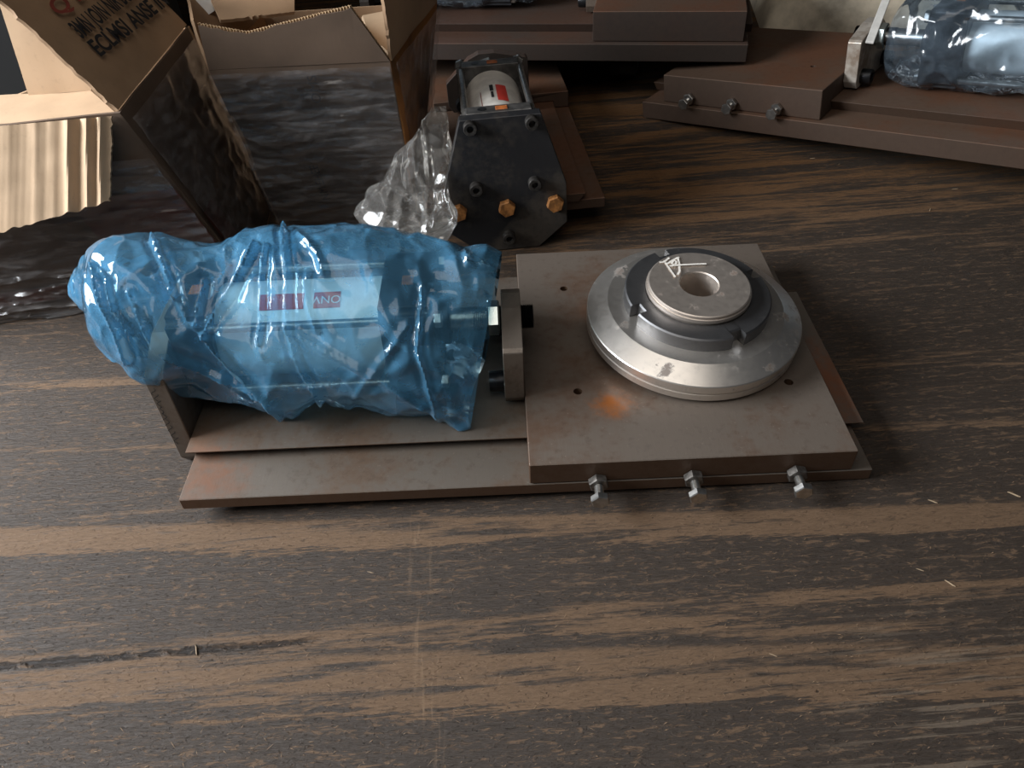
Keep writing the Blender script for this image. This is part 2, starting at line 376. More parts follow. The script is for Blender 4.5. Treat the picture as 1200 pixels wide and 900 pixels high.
def bool_holes(o, cutters):
    for i, bmc in enumerate(cutters):
        bmesh.ops.recalc_face_normals(bmc, faces=bmc.faces[:])
        me = bpy.data.meshes.new('cut'); bmc.to_mesh(me); bmc.free()
        c = bpy.data.objects.new('cut', me); COL.objects.link(c); c.matrix_world = o.matrix_world.copy()
        md = o.modifiers.new('b', 'BOOLEAN'); md.operation = 'DIFFERENCE'; md.solver = 'EXACT'; md.object = c
        par = o.parent; o.parent = None
        bpy.context.view_layer.update()
        me2 = bpy.data.meshes.new_from_object(o.evaluated_get(bpy.context.evaluated_depsgraph_get()))
        o.modifiers.clear(); o.data = me2; o.parent = par
        bpy.data.objects.remove(c); bpy.data.meshes.remove(me)
def text_mesh(s, size, mat, name, parent, M4, sx=1.0, depth=0.0, bold=0.0):
    cu = bpy.data.curves.new('t', 'FONT'); cu.body = s; cu.size = size; cu.offset = bold * size; cu.extrude = depth; cu.align_x = 'CENTER'; cu.align_y = 'CENTER'
    to = bpy.data.objects.new('t', cu); COL.objects.link(to); bpy.context.view_layer.update()
    me = bpy.data.meshes.new_from_object(to.evaluated_get(bpy.context.evaluated_depsgraph_get()))
    bpy.data.objects.remove(to); bpy.data.curves.remove(cu)
    me.transform(M4 @ Matrix.Diagonal((sx, 1, 1, 1))); me.materials.clear(); me.materials.append(M[mat])
    me.name = name; o = bpy.data.objects.new(name, me); COL.objects.link(o); o.parent = parent
    return o
def ribbon(pts, w, n, lift=0.0004, bm=None):
    """flat stroke through 3-D points lying on a face with normal n"""
    bm = bm or bmesh.new(); n = Vector(n).normalized(); prev = None; N = len(pts)
    for i, p in enumerate(pts):
        p = Vector(p); a = Vector(pts[max(0, i - 1)]); b = Vector(pts[min(N - 1, i + 1)])
        t = (b - a).normalized(); sd = n.cross(t) * w / 2
        cur = (bm.verts.new(p + sd + n * lift), bm.verts.new(p - sd + n * lift))
        if prev: bm.faces.new((prev[0], cur[0], cur[1], prev[1]))
        prev = cur
    return bm
def fbm(p, s, o=3):
    return noise.fractal(Vector(p) * s, 0.6, 2.0, o)

# ------------------------------------------------------------------ the setting
bm = bmesh.new()
bmesh.ops.create_cube(bm, size=1, matrix=Matrix.Translation((0.2, 1.2, -0.015)) @ Matrix.Diagonal((5.6, 4.4, 0.03, 1)))
tag(obj('floor', bm, 'floor'), 'worn dark coated wooden board floor with tan streaks', kind='structure')
bm = bmesh.new()
bmesh.ops.create_cube(bm, size=1, matrix=Matrix.Translation((0.2, 3.42, 1.0)) @ Matrix.Diagonal((5.6, 0.05, 2.0, 1)))
tag(obj('wall_back', bm, 'wall'), 'dark workshop wall behind the stored parts', kind='structure')

bm = bmesh.new()  # backdrop added where only darkness lies behind the box
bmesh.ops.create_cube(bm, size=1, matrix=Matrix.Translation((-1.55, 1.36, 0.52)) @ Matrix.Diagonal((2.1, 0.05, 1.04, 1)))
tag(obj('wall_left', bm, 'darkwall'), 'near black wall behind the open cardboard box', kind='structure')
bm = bmesh.new()      # unseen slab added overhead to shade the storage strip
bmesh.ops.create_cube(bm, size=1, matrix=Matrix.Translation((0.2, 2.39, 1.08)) @ Matrix.Diagonal((5.6, 2.0, 0.06, 1)))
tag(obj('ceiling', bm, 'wall'), 'dark low ceiling over the stored parts', kind='structure')

# ------------------------------------------------------------------ slide units
def make_unit(name, label, Mx, zb, zm, zs, side, sx0, sx1, sf, sb, plate, zc, mats, detail):
    """local x: from the end plate towards the slide; side = sign of the lateral face that carries the set bolts"""
    root = thing(name, label, 'machine part', Mx, 'cylinder driven dovetail slide units')
    q = side
    def lat(a, b): return (min(a * q, b * q), max(a * q, b * q))
    y0, y1 = lat(detail.get('bfront', 0.166), detail.get('bback', -0.19))
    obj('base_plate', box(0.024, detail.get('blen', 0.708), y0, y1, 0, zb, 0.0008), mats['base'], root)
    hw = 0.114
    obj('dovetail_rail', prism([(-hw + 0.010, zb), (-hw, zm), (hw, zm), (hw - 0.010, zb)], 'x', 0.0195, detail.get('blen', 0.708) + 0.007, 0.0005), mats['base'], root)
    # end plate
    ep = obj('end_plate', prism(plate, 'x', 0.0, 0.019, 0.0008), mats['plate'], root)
    a = 0.042; ch = detail.get('ch', 0.056)
    for yy in (-a, a):
        for zz in (-a, a):
            if detail.get('bolts'):
                obj('cap_screw', socket((0.0, yy * 0.95, zc + zz), (-0.012, yy * 0.95, zc + zz), 0.0088), 'dullblack', root, 40)
    if detail.get('bolts'):
        for yy in (-0.067, 0.0, 0.067):
            h = obj('hex_bolt', hexhead((0, yy, 0.027), (-0.011, yy, 0.027), 0.021), 'orange', root, 25)
            tag(h, 'rusty orange hexagon bolt head')
        obj('cap_screw', socket((0, 0, -0.018), (-0.012, 0, -0.018), 0.0088), 'dullblack', root, 40)
    # cylinder
    rc0, rc1, fc0, fc1 = 0.0195, 0.060, 0.2285, 0.283
    if detail.get('shortcap'): rc1, fc0, fc1 = 0.045, 0.215, 0.243
    for nm, xa, xb in (('rear_cap', rc0, rc1), ('front_cap', fc0, fc1)):
        bmc = box(xa, xb, -ch, ch, zc - ch, zc + ch)
        ed = [e for e in bmc.edges if abs(e.verts[0].co.x - e.verts[1].co.x) > 0.01]
        bmesh.ops.bevel(bmc, geom=ed, offset=0.008, segments=3, affect='EDGES'); bevel(bmc, 0.0008)
        cp = obj(nm, bmc, mats.get('cap', 'capblack'), root, 30)
        xm = (xa + xb) / 2
        pl = obj('port_plug', box(xm - 0.006, xm + 0.006, -0.006 - 0.006, 0.010 - 0.006, zc + ch - 0.002, zc + ch + 0.0012, 0.0006), 'plug', cp)
        obj('port_hole', rod((xm, 0.022, zc + ch - 0.001), (xm, 0.022, zc + ch + 0.0005), 0.006), 'oxide', cp)
    br = detail.get('br', 0.043); ry_, rz_ = detail.get('rods', (0.0445, 0.0445))
    bo = obj('barrel', lathe([(0, 0), (br, 0), (br, fc0 - rc1), (0, fc0 - rc1)], (rc1, 0, zc), (fc0, 0, zc), 72), mats['barrel'], root, 40)
    for yy in (-a, a):
        for zz in (-a, a):
            tr = obj('tie_rod', rod((rc1, math.copysign(ry_, yy), zc + math.copysign(rz_, zz)), (fc0, math.copysign(ry_, yy), zc + math.copysign(rz_, zz)), 0.0046, 16), 'zinc', root, 40)
            obj('tie_nut', hexhead((fc1, math.copysign(ry_, yy), zc + math.copysign(rz_, zz)), (fc1 + 0.008, math.copysign(ry_, yy), zc + math.copysign(rz_, zz)), 0.015), 'zinc', tr, 25)
    # label wrapped on the barrel: red block with lettering
    def wrap(xa, xb, th0, th1, mat, nm, r=br + 0.0004, seg=8):
        bmw = bmesh.new(); pv = None
        for i in range(seg + 1):
            th = th0 + (th1 - th0) * i / seg
            c = (-_c(th) * r, zc + _s(th) * r)
            cur = (bmw.verts.new((xa, *c)), bmw.verts.new((xb, *c)))
            if pv: bmw.faces.new((pv[0], cur[0], cur[1], pv[1]))
            pv = cur
        return obj(nm, bmw, mat, bo)
    for (xa, xb, t0, t1, mt, nm) in detail.get('labels', ()):
        wrap(xa, xb, math.radians(t0), math.radians(t1), mt, nm)
    for (s, xx, th, size, rz, mt) in detail.get('texts', ()):
        th = math.radians(th); n = Vector((0, -_c(th), _s(th)))
        e1 = Vector((1, 0, 0)); e2 = n.cross(e1)
        c = Vector((xx, 0, zc)) + n * (br + 0.0009)
        M4 = Matrix((e1, e2, n)).transposed().to_4x4(); M4.translation = c
        text_mesh(s, size, mt, 'label_lettering', bo, M4 @ Matrix.Rotation(math.radians(rz), 4, 'Z'))
    # rod, lock nut, coupling plate
    cx0, cx1 = sx0 - 0.021, sx0 - 0.0004
    obj('rod_gland', rod((fc1, 0, zc), (fc1 + 0.012, 0, zc), 0.026, 32, 0.002), 'capblack', root, 40)
    obj('piston_rod', rod((fc1, 0, zc), (cx0 - 0.016, 0, zc), 0.0125, 24), 'zinc', root, 40)
    obj('rod_thread', thread((cx0 - 0.03, 0, zc), (cx1 + 0.0135, 0, zc), 0.0135), 'oxide', root, 60)
    obj('lock_nut', hexhead((cx0 - 0.0155, 0, zc), (cx0 - 0.002, 0, zc), 0.033), 'zincbright', root, 25)
    cw = 0.071; ct = zc + 0.0235
    cpz = zm + 0.004
    obj('coupling_plate', prism([(q * y_, z_) for y_, z_ in ((cw, cpz + 0.012), (cw, ct - 0.0145), (cw - 0.004, ct - 0.011), (0.015, ct), (-0.012, ct), (-0.030, ct - 0.008), (-cw, ct - 0.045), (-cw, cpz + 0.012), (-cw + 0.008, cpz), (cw - 0.008, cpz))], 'x', cx0, cx1, 0.0007), mats['coupl'], root)
    for s_ in (-1, 1):
        obj('coupling_screw', socket((cx0, s_ * 0.047, zm + 0.019), (cx0 - 0.016, s_ * 0.047, zm + 0.019), 0.0115), 'oxide', root, 40)
    # slide plate with dovetail slot and drilled holes
    f, b = sf * q, sb * q; e = 0.0012 * 1
    lo, hi = min(f, b), max(f, b)
    pr = [(lo, zb + e), (-hw + 0.008, zb + e), (-hw - 0.002, zm + 0.0008), (hw + 0.002, zm + 0.0008), (hw - 0.008, zb + e), (hi, zb + e), (hi, zs), (lo, zs)]
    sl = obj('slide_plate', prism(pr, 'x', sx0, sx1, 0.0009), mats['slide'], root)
    hx = (sx0 + 0.056, sx1 - 0.038); hy = (f - q * 0.100, f - q * 0.285)
    cut = [rod((xx, yy, zs - 0.012), (xx, yy, zs + 0.01), 0.0048, 20) for xx in hx for yy in hy]
    bool_holes(sl, cut)
    for bx in detail.get('setbolts', (0.066, 0.160, 0.262)):
        xx = sx0 + bx; zz = zb + 0.0035 if zs < 0.06 else zb + 0.012
        d = Vector((0, q, 0)); p0 = Vector((xx, f, zz))
        skew = Vector((random.uniform(-.0012, .0012), 0, random.uniform(-.0012, .0006)))
        sb_ = obj('set_bolt', thread(p0 - d * 0.004, p0 + d * 0.022 + skew, 0.0046, 0.0014, 16), 'zinc', root, 60)
        obj('bolt_head', hexhead(p0 + d * 0.0215 + skew, p0 + d * 0.0285 + skew * 1.3, 0.0165), 'zinc', sb_, 25)
        obj('bolt_nut', hexhead(p0 + d * 0.0008, p0 + d * 0.009, 0.0175), 'dullbolt' if zs < 0.06 else 'zinc', sb_, 25)
    return root
M['dullblack'] = plain('worn_black_bolt', (0.055, 0.05, 0.046), 0.45, 0.6, 0.4, 130)

def rigid(X, Y, Z, t):
    m = Matrix((X, Y, Z)).transposed().to_4x4(); m.translation = t; return m
# the big unit in front: left end propped on its end plate, right end on the board
MMAIN = Matrix(((0.9994, 0.0231, 0.0250, -0.3567), (-0.0231, 0.9997, -0.0003, 0.6622), (-0.0250, -0.0003, 0.9997, 0.0181), (0, 0, 0, 1)))
zl = -0.0175
plate_main = [(-0.083, zl), (-0.0935, zl + 0.016), (-0.0935, 0.110), (-0.045, 0.130), (0.045, 0.130), (0.0935, 0.110), (0.0935, zl + 0.016), (0.083, zl)]
plate_big = [(-0.043, -0.05), (-0.084, -0.014), (-0.084, 0.045), (-0.053, 0.157), (0.053, 0.157), (0.084, 0.045), (0.084, -0.014), (0.043, -0.05)]
plate_two = [(-0.043, -0.040), (-0.084, -0.005), (-0.084, 0.054), (-0.053, 0.152), (0.053, 0.152), (0.084, 0.054), (0.084, -0.005), (0.043, -0.040)]
main = make_unit('slide_unit', 'brown steel slide unit with end plate under the blue plastic bag', MMAIN, 0.0145, 0.0265, 0.043, -1, 0.370, 0.6865, 0.166, -0.201, plate_main, 0.0945,
    dict(base='rail', plate='coupl', slide='slide', coupl='coupl', barrel='barrel'),
    dict(br=0.050, rods=(0.0505, 0.0405), labels=[(0.105, 0.150, 58, 80, 'red', 'red_label'), (0.160, 0.187, 58, 80, 'red', 'red_label')], texts=[('ONV', 0.1735, 69, 0.013, 180, 'white')], setbolts=(0.067, 0.160, 0.261)))
# chalk scribble on the front edge of the end plate
MI = MMAIN.inverted(); n3 = MMAIN.to_3x3()
def on_local_plane(u, v, p0, n):
    w_ = PP(u, v, MMAIN @ Vector(p0), n3 @ Vector(n)); return MI @ w_
sq = bmesh.new()
for k in range(9):
    u0, v0 = 180 + k * 3.3, 458 + k * 7.2
    ribbon([on_local_plane(u0 + 2.5 * math.sin(j * 1.3 + k), v0 + j * 1.6 - 3, (0, -0.0937, 0), (0, -1, 0)) for j in range(6)], 0.0008, (0, -1, 0), 0.0004, sq)
obj('pen_scribble', sq, 'ink', main)

# the unit standing end on: black plate facing out, propped on that plate
hd = math.radians(92.0); pt = math.radians(-3.3)
X = Vector((_c(hd) * _c(pt), _s(hd) * _c(pt), _s(pt))); Z = (Vector((0, 0, 1)) - X * X.z).normalized(); Y = Z.cross(X)
M2 = rigid(X, Y, Z, Vector((0.012, 0.948, 0.0412)))
unit2 = make_unit('slide_unit', 'dark slide unit with a bolted black end plate and a white cylinder behind it', M2, 0.0145, 0.0265, 0.043, -1, 0.392, 0.665, 0.142, -0.098, plate_two, 0.1015,
    dict(base='rust', plate='black', slide='rust', coupl='rustdark', barrel='barrelwhite', cap='capgrey'),
    dict(bolts=True, shortcap=True, setbolts=(), ch=0.051, bback=-0.098, bfront=0.142, blen=0.672, labels=[(0.085, 0.150, 66, 86, 'red', 'red_label'), (0.125, 0.150, 91, 98, 'ink', 'black_print'), (0.098, 0.122, 92, 97, 'ink', 'black_print'), (0.08, 0.135, 116, 117.5, 'redink', 'red_print')]))

# unit along the back
ya = math.radians(-13.3)
X = Vector((_c(ya), _s(ya), 0)); Y = Vector((-_s(ya), _c(ya), 0)); Z = Vector((0, 0, 1))
t3 = Vector((0.4409, 1.3135, 0.1)) - X * 0.708 + Y * 0.166
M3 = rigid(X, Y, Z, t3 + Vector((0, 0, 0.0)))
pl3 = [(a_, max(b_, 0.0)) for a_, b_ in ((-0.06, 0.0), (-0.084, 0.02), (-0.084, 0.075), (-0.053, 0.187), (0.053, 0.187), (0.084, 0.075), (0.084, 0.02), (0.06, 0.0))]
unit3 = make_unit('slide_unit', 'dark rusty slide unit raised on timber bearers behind the white cylinder', M3, 0.029, 0.0456, 0.079, -1, 0.445, 0.700, 0.155, -0.19, pl3, 0.113,
    dict(base='rustdark', plate='rustdark', slide='rustmid', coupl='coupl', barrel='barrel'), dict(setbolts=()))

# timber bearers that carry it
for k_, xl_ in enumerate((0.080, 0.490)):
    bmb = box(-0.027, 0.027, 0.02, 0.18, 0.0, 0.0995, 0.003)
    bo_ = obj('timber_bearer', bmb, 'timber'); bo_.matrix_world = M3 @ Matrix.Translation((xl_, 0, -0.0997))
    tag(bo_, ('dark timber bearer under the raised slide unit, behind the tall box', 'dark timber bearer under the raised slide unit, beside the white cylinder unit')[k_], 'timber', 'bearers under the raised unit')

# unit on the right: cylinder end raised on its end plate
yaw = -0.7247; tau = 0.1047
Sd = Vector((_c(yaw), _s(yaw), tau)).normalized(); X = -Sd; Z = (Vector((0, 0, 1)) - X * X.z).normalized(); Y = Z.cross(X)
t4 = Vector((0.2771, 1.3503, 0.0)) + Sd * 0.708 - Y * 0.166
M4_ = rigid(X, Y, Z, t4)
unit4 = make_unit('slide_unit', 'rusty brown slide unit with three front bolts and a raised cylinder under clear film', M4_, 0.029, 0.0456, 0.0765, 1, 0.390, 0.6695, 0.156, -0.125, [(a_, b_ * 1.0 - (0.02 if b_ < -0.04 else 0)) for a_, b_ in plate_big], 0.113,
    dict(base='rust', plate='rustdark', slide='rust', coupl='bright', barrel='barrel'), dict(setbolts=(0.07, 0.148, 0.228), bback=-0.115))

# ------------------------------------------------------------------ turned flange lying on the slide plate
nl = Vector((0.034, -0.066, 1)).normalized()
xl = (Vector((1, 0, 0)) - nl * nl.x).normalized(); yl = nl.cross(xl)
RB = 0.1165
dl = Vector((0.2035 + 0.357, 0.677 - 0.654, 0.0435 + 0.1165 * math.hypot(nl.x, nl.y)))
MD = MMAIN @ rigid(xl, yl, nl, dl)
disk = thing('turned_flange', 'round turned steel flange with slotted dark ring nut on the slide plate', 'flange', MD)
O3 = Vector((0, 0, 0)); ZZ = Vector((0, 0, 1))
def dpx(u, v, h): return tuple(MD.inverted() @ PP(u, v, MD @ Vector((0, 0, h)), MD.to_3x3() @ ZZ))
M['turned'] = machined('turned_steel', (0.80, 0.755, 0.70), 0.34, 0.2, spots=((dpx(779, 436, .028), 0.013), (dpx(731, 382, .034), 0.008), (dpx(903, 432, .026), 0.008), (dpx(918, 372, .033), 0.009), (dpx(770, 440, .026), 0.006), (dpx(728, 318, .034), 0.012)))
M['hub'] = machined('hub_steel', (0.70, 0.62, 0.55), 0.45, 0.45, spots=((dpx(846, 345, .062), 0.006), (dpx(815, 360, .062), 0.007), (dpx(862, 320, .062), 0.006), (dpx(775, 345, .062), 0.006)))
obj('flange_body', lathe([(0.022, 0.0015), (0.110, 0.0), (RB, 0.003), (RB, 0.0105), (0.1145, 0.0115), (0.1145, 0.0128), (0.1172, 0.0138), (0.1174, 0.0225), (0.1166, 0.0235), (0.0965, 0.0345), (0.0955, 0.0350), (0.080, 0.0362), (0.050, 0.0362), (0.022, 0.0362)], O3, ZZ, 128), 'turned', disk, 22)
obj('spigot', lathe([(0, -0.0075), (0.010, -0.0075), (0.03, -0.006), (0.03, 0.002), (0, 0.002)], O3, ZZ, 48), 'turned', disk, 30)
# ring nut with four slots
bm = bmesh.new(); ri, ro_, rs = 0.0565, 0.0787, 0.0695; z0, z1 = 0.0362, 0.0520
outl = []
SL = [math.radians(a_) for a_ in (22, 112, 202, 292)]; hwid = 0.0075
for i in range(len(SL)):
    a0 = SL[i] + math.asin(hwid / ro_); a1 = SL[(i + 1) % 4] + (2 * PI if i == 3 else 0) - math.asin(hwid / ro_)
    for k in range(23): outl.append((ro_, a0 + (a1 - a0) * k / 22))
    s0 = SL[(i + 1) % 4] + (2 * PI if i == 3 else 0)
    for k in (-1, 0, 1): outl.append((rs, s0 + k * math.asin(hwid / rs)))
rows = []
for (zf, sh, inner) in ((z0, 0, False), (z1 - 0.0015, 0, False), (z1, 0.0016, False)):
    rows.append([bm.verts.new(((r_ - sh) * _c(a_), (r_ - sh) * _s(a_), zf)) for r_, a_ in outl])
it = [bm.verts.new((ri * _c(a_), ri * _s(a_), z1)) for r_, a_ in outl]
ib = [bm.verts.new((ri * _c(a_), ri * _s(a_), z0)) for r_, a_ in outl]
rows += [it, ib, rows[0]]
for p_, q_ in zip(rows, rows[1:]):
    for i in range(len(outl)):
        j = (i + 1) % len(outl); bm.faces.new((p_[i], p_[j], q_[j], q_[i]))
tag(obj('slotted_ring_nut', bm, 'nutsteel', disk, 25), 'dark slotted ring nut')
hub = obj('hub', lathe([(0.0205, 0.010), (0.0205, 0.0605), (0.0215, 0.0618), (0.0535, 0.0622), (0.0548, 0.0614), (0.0550, 0.0585), (0.0562, 0.0580), (0.0564, 0.0545), (0.0550, 0.0530), (0.0550, 0.036)], O3, ZZ, 96), 'hub', disk, 22)
obj('bore', lathe([(0.0206, 0.058), (0.0206, 0.012), (0.0, 0.011)], O3, ZZ, 48), 'rustdark', disk, 40)
MDI = MD.inverted(); nd = MD.to_3x3() @ ZZ; pd = MD @ Vector((0, 0, 0.0622))
def hp(zx, zy): return MDI @ PP(760 + zx / 12, 290 + zy / 12, pd, nd)
bm = bmesh.new()
for st in ([(215, 190), (290, 300), (375, 420)], [(150, 215), (215, 212), (290, 150)], [(250, 245), (320, 200), (400, 155), (432, 150)], [(405, 150), (430, 250), (432, 350), (405, 395)],
           [(290, 275), (440, 262), (640, 250), (810, 245)], [(330, 225), (355, 200), (385, 215), (380, 250), (345, 262), (322, 245), (330, 225)]):
    ribbon([hp(*p_) for p_ in st], 0.0023, ZZ, 0.0005 + 0.00012 * len(bm.verts) / 3, bm)
tag(obj('chalk_mark', bm, 'chalk', disk), 'white hand painted mark')

# ------------------------------------------------------------------ plastic bags: closed or open sleeves of thin film
def crm(p0, p1, p2, p3, t):
    return 0.5 * ((2 * p1) + (-p0 + p2) * t + (2 * p0 - 5 * p1 + 4 * p2 - p3) * t * t + (-p0 + 3 * p1 - 3 * p2 + p3) * t ** 3)
def sleeve(rings, nth, per, disp, clamp=None, power=0.85):
    """rings: (top point, bottom point, depth vector); returns bmesh of a tube through them"""
    bm = bmesh.new(); N = len(rings); out = []
    tot = (N - 1) * per
    for i in range(tot + 1):
        k = min(i // per, N - 2); t = i / per - k
        g = [rings[min(max(k + d, 0), N - 1)] for d in (-1, 0, 1, 2)]
        top, bot, dep = (Vector([crm(g[0][m][c], g[1][m][c], g[2][m][c], g[3][m][c], t) for c in range(3)]) for m in range(3))
        ctr = (top + bot) / 2; wv = (top - bot) / 2; row = []
        for j in range(nth):
            th = 2 * PI * j / nth; cc, ss = _c(th), _s(th)
            cc = math.copysign(abs(cc) ** power, cc); ss = math.copysign(abs(ss) ** power, ss)
            p_ = ctr + wv * cc - dep * ss          # ss > 0 faces the camera side
            nrm = (wv.normalized() * cc / max(wv.length, .004) - dep.normalized() * ss / max(dep.length, .004)).normalized()
            p_ = p_ + nrm * disp(p_, i / tot, th)
            if clamp: p_ = clamp(p_)
            row.append(bm.verts.new(p_))
        out.append(row)
    for a_, b_ in zip(out, out[1:]):
        for j in range(nth):
            bm.faces.new((a_[j], a_[(j + 1) % nth], b_[(j + 1) % nth], b_[j]))
    return bm
st = [(79, 330, 83, 350, .005, 0), (92, 315, 97, 360, .014, 0), (112, 302, 118, 364, .028, 0), (135, 292, 136, 386, .060, 0), (160, 285, 158, 425, .095, 0), (185, 282, 184, 442, .110, 0), (215, 284, 206, 460, .112, 0),
      (262, 288, 242, 462, .098, 0), (285, 284, 290, 470, .092, 0), (305, 277, 318, 479, .092, 0), (332, 267, 345, 487, .092, 0), (362, 267, 372, 472, .092, 0), (398, 269, 412, 474, .092, 0),
      (442, 273, 456, 481, .090, 0), (492, 281, 500, 488, .084, 0), (542, 289, 530, 498, .070, 0), (588, 297, 552, 508, .050, 0)]
rings = []
for (ut, vt, ub, vb, hdp, sh) in st:
    xw = PY((ut + ub) / 2, 370, 0.66).x
    axis = MMAIN @ Vector((xw + 0.357, 0, 0.0945)); k = (axis - CP).dot(FW)
    rings.append((PK(ut, vt, k), PK(ub, vb, k), FW * hdp))
FOLDS = [([(300, 290), (270, 340), (240, 394), (275, 440), (330, 482)], .0075, 7), ([(332, 270), (340, 330), (338, 385), (352, 425), (376, 466)], .008, 6), ([(338, 385), (440, 440), (551, 507)], .005, 8),
         ([(180, 287), (200, 330), (206, 350)], .009, 6), ([(110, 315), (120, 350), (150, 420)], .008, 7), ([(118, 318), (128, 330), (135, 365), (152, 390)], .007, 5), ([(155, 345), (182, 405), (240, 440), (300, 465)], .007, 7),
         ([(312, 290), (308, 330), (304, 400)], .006, 5), ([(240, 395), (205, 350)], .004, 6), ([(495, 335), (490, 410), (515, 495)], .004, 6), ([(350, 275), (372, 300), (380, 320)], .004, 7),
         ([(372, 388), (360, 350), (362, 320)], .0045, 5), ([(410, 470), (450, 420), (480, 380)], .003, 8), ([(545, 295), (548, 312), (580, 318)], .004, 6), ([(440, 330), (500, 330), (560, 345)], .003, 8), ([(240, 330), (232, 380)], .006, 5)]
def segd(p, a, b):
    ax, ay = a; bx, by = b; dx, dy = bx - ax, by - ay
    t = max(0, min(1, ((p[0] - ax) * dx + (p[1] - ay) * dy) / (dx * dx + dy * dy)))
    return math.hypot(p[0] - ax - t * dx, p[1] - ay - t * dy)
def bag_disp(p, s, th):
    v1 = noise.voronoi(Vector((p.x * 11 + p.z * 5, p.y * 9, p.z * 13 - p.x * 3)))[0]; v2 = noise.voronoi(Vector((p.x * 30 + p.z * 12, p.y * 24, p.z * 34)))[0]
    n3_ = noise.noise(Vector((p.x * 70, p.y * 70 + 3, p.z * 70)))
    d = 0.010 * (0.45 - min(1, (v1[1] - v1[0]) * 1.5)) + 0.0042 * (0.45 - min(1, (v2[1] - v2[0]) * 1.4)) + 0.0008 * n3_
    if _s(th) > -0.15:
        u, v = pix(p)
        for pts, h, wd in FOLDS:
            q = min(segd((u, v), a_, b_) for a_, b_ in zip(pts, pts[1:]))
            if q < wd * 2.4: d += h * max(0, 1 - q / (wd * 0.75)) - h * 0.30 * max(0, 1 - abs(q - wd * 1.2) / wd)
    return d * (1 if s > 0.06 else 0.5)
def bag_clamp(p):
    l = MI @ p
    lim = None
    if 0.015 < l.x < 0.75:
        if abs(l.y) < 0.116: lim = 0.0265 + 0.0015
        elif abs(l.y) < 0.2: lim = 0.0145 + 0.0015
    if lim is not None and l.z < lim:
        l.z = lim - 0.06 * (l.z - lim); return MMAIN @ l
    if p.z < 0.003: p.z = 0.003
    return p
bm = sleeve(rings, 220, 24, bag_disp, bag_clamp, 0.80)
# close the tail of the bag
bm.verts.ensure_lookup_table(); tail = [bm.verts[i] for i in range(220)]
bmesh.ops.contextual_create(bm, geom=[e for e in bm.edges if e.is_boundary and e.verts[0] in tail and e.verts[1] in tail])
bagloc = Vector((-0.17, 0.66, 0.03))
bmesh.ops.translate(bm, vec=-bagloc, verts=bm.verts[:])
tag(obj('plastic_bag', bm, 'bluebag', None, 38, bagloc), 'crumpled translucent blue plastic bag pulled over the cylinder', 'plastic bag')

# film over the raised cylinder on the right, and over the one at the back
def cyl_film(Mx, zc, xs, mat, name, label, seed):
    rr = []
    for (x_, ry, rz, oy, oz) in xs:
        c = Mx @ Vector((x_, oy, zc + oz)); upv = Mx.to_3x3() @ Vector((0, 0, rz)); dv = Mx.to_3x3() @ Vector((0, ry, 0))
        rr.append((c + upv, c - upv, dv))
    def dsp(p, s, th):
        o_ = Vector((seed, 0, 0)); v1 = noise.voronoi(p * 14 + o_)[0]; v2 = noise.voronoi(p * 36 + o_)[0]
        return 0.010 * (0.4 - min(1, (v1[1] - v1[0]) * 1.5)) + 0.0045 * (0.4 - min(1, (v2[1] - v2[0]) * 1.4))
    bm_ = sleeve(rr, 140, 22, dsp, None, 0.75); lo = Mx @ Vector((xs[0][0], 0, zc - xs[0][2]))
    bmesh.ops.translate(bm_, vec=-lo, verts=bm_.verts[:])
    return tag(obj(name, bm_, mat, None, 55, lo), label, 'plastic bag')
cyl_film(M4_, 0.113, [(-0.03, .03, .03, 0, 0), (0.0, .066, .062, 0, .006), (0.08, .069, .067, 0, .005), (0.16, .069, .068, 0, .005), (0.23, .070, .069, 0, .005), (0.29, .069, .066, 0, .003), (0.325, .062, .058, 0, 0), (0.338, .050, .045, 0, -.004)],
         'greyfilm', 'plastic_bag', 'clear bluish plastic film wrapped round the raised cylinder by the cream sack', 3)
cyl_film(M3, 0.113, [(0.03, .066, .062, 0, .004), (0.11, .069, .067, 0, .004), (0.2, .069, .067, 0, .004), (0.27, .069, .066, 0, .003), (0.325, .055, .05, 0, -.004)],
         'greyfilm', 'plastic_bag', 'clear plastic film round the cylinder of the unit lying at the back', 8)

# clear bag slumped between the tall box and the black plate
k0 = (Vector((-0.09, 0.975, 0.08)) - CP).dot(FW) - 0.03
rr = []
for (ul, vl, ur, vr, dz_, kk) in ((505, 126, 524, 124, .004, .03), (498, 140, 527, 150, .008, .025), (488, 155, 528, 172, .016, .015), (468, 180, 526, 198, .024, 0.0), (450, 206, 523, 224, .030, -.015), (432, 228, 530, 240, .034, -.03), (420, 248, 532, 262, .034, -.045), (426, 268, 524, 284, .028, -.055), (440, 275, 515, 288, .014, -.06)):
    rr.append((PK(ul, vl, k0 + kk), PK(ur, vr, k0 + kk), FW * dz_))
def clr_disp(p, s, th):
    a_ = math.atan2(p.x + 0.09, 0.25 - p.z)
    v1 = noise.voronoi(Vector((a_ * 5.5, p.y * 10, p.z * 5)))[0]; v2 = noise.voronoi(Vector((p.x * 34, p.y * 34, p.z * 16)))[0]
    return 0.011 * (0.4 - min(1, (v1[1] - v1[0]) * 1.5)) * (0.35 + 0.65 * s) + 0.0055 * (0.4 - min(1, (v2[1] - v2[0]) * 1.4))
def clr_clamp(p):
    if p.z < 0.002: p.z = 0.002
    return p
bm = sleeve(rr, 160, 18, clr_disp, clr_clamp, 0.9)
lo = P(478, 280, 0.0); bmesh.ops.translate(bm, vec=-lo, verts=bm.verts[:])
tag(obj('plastic_bag', bm, 'clear', None, 35, lo), 'empty clear plastic bag slumped between the cardboard box and the black plate', 'plastic bag')

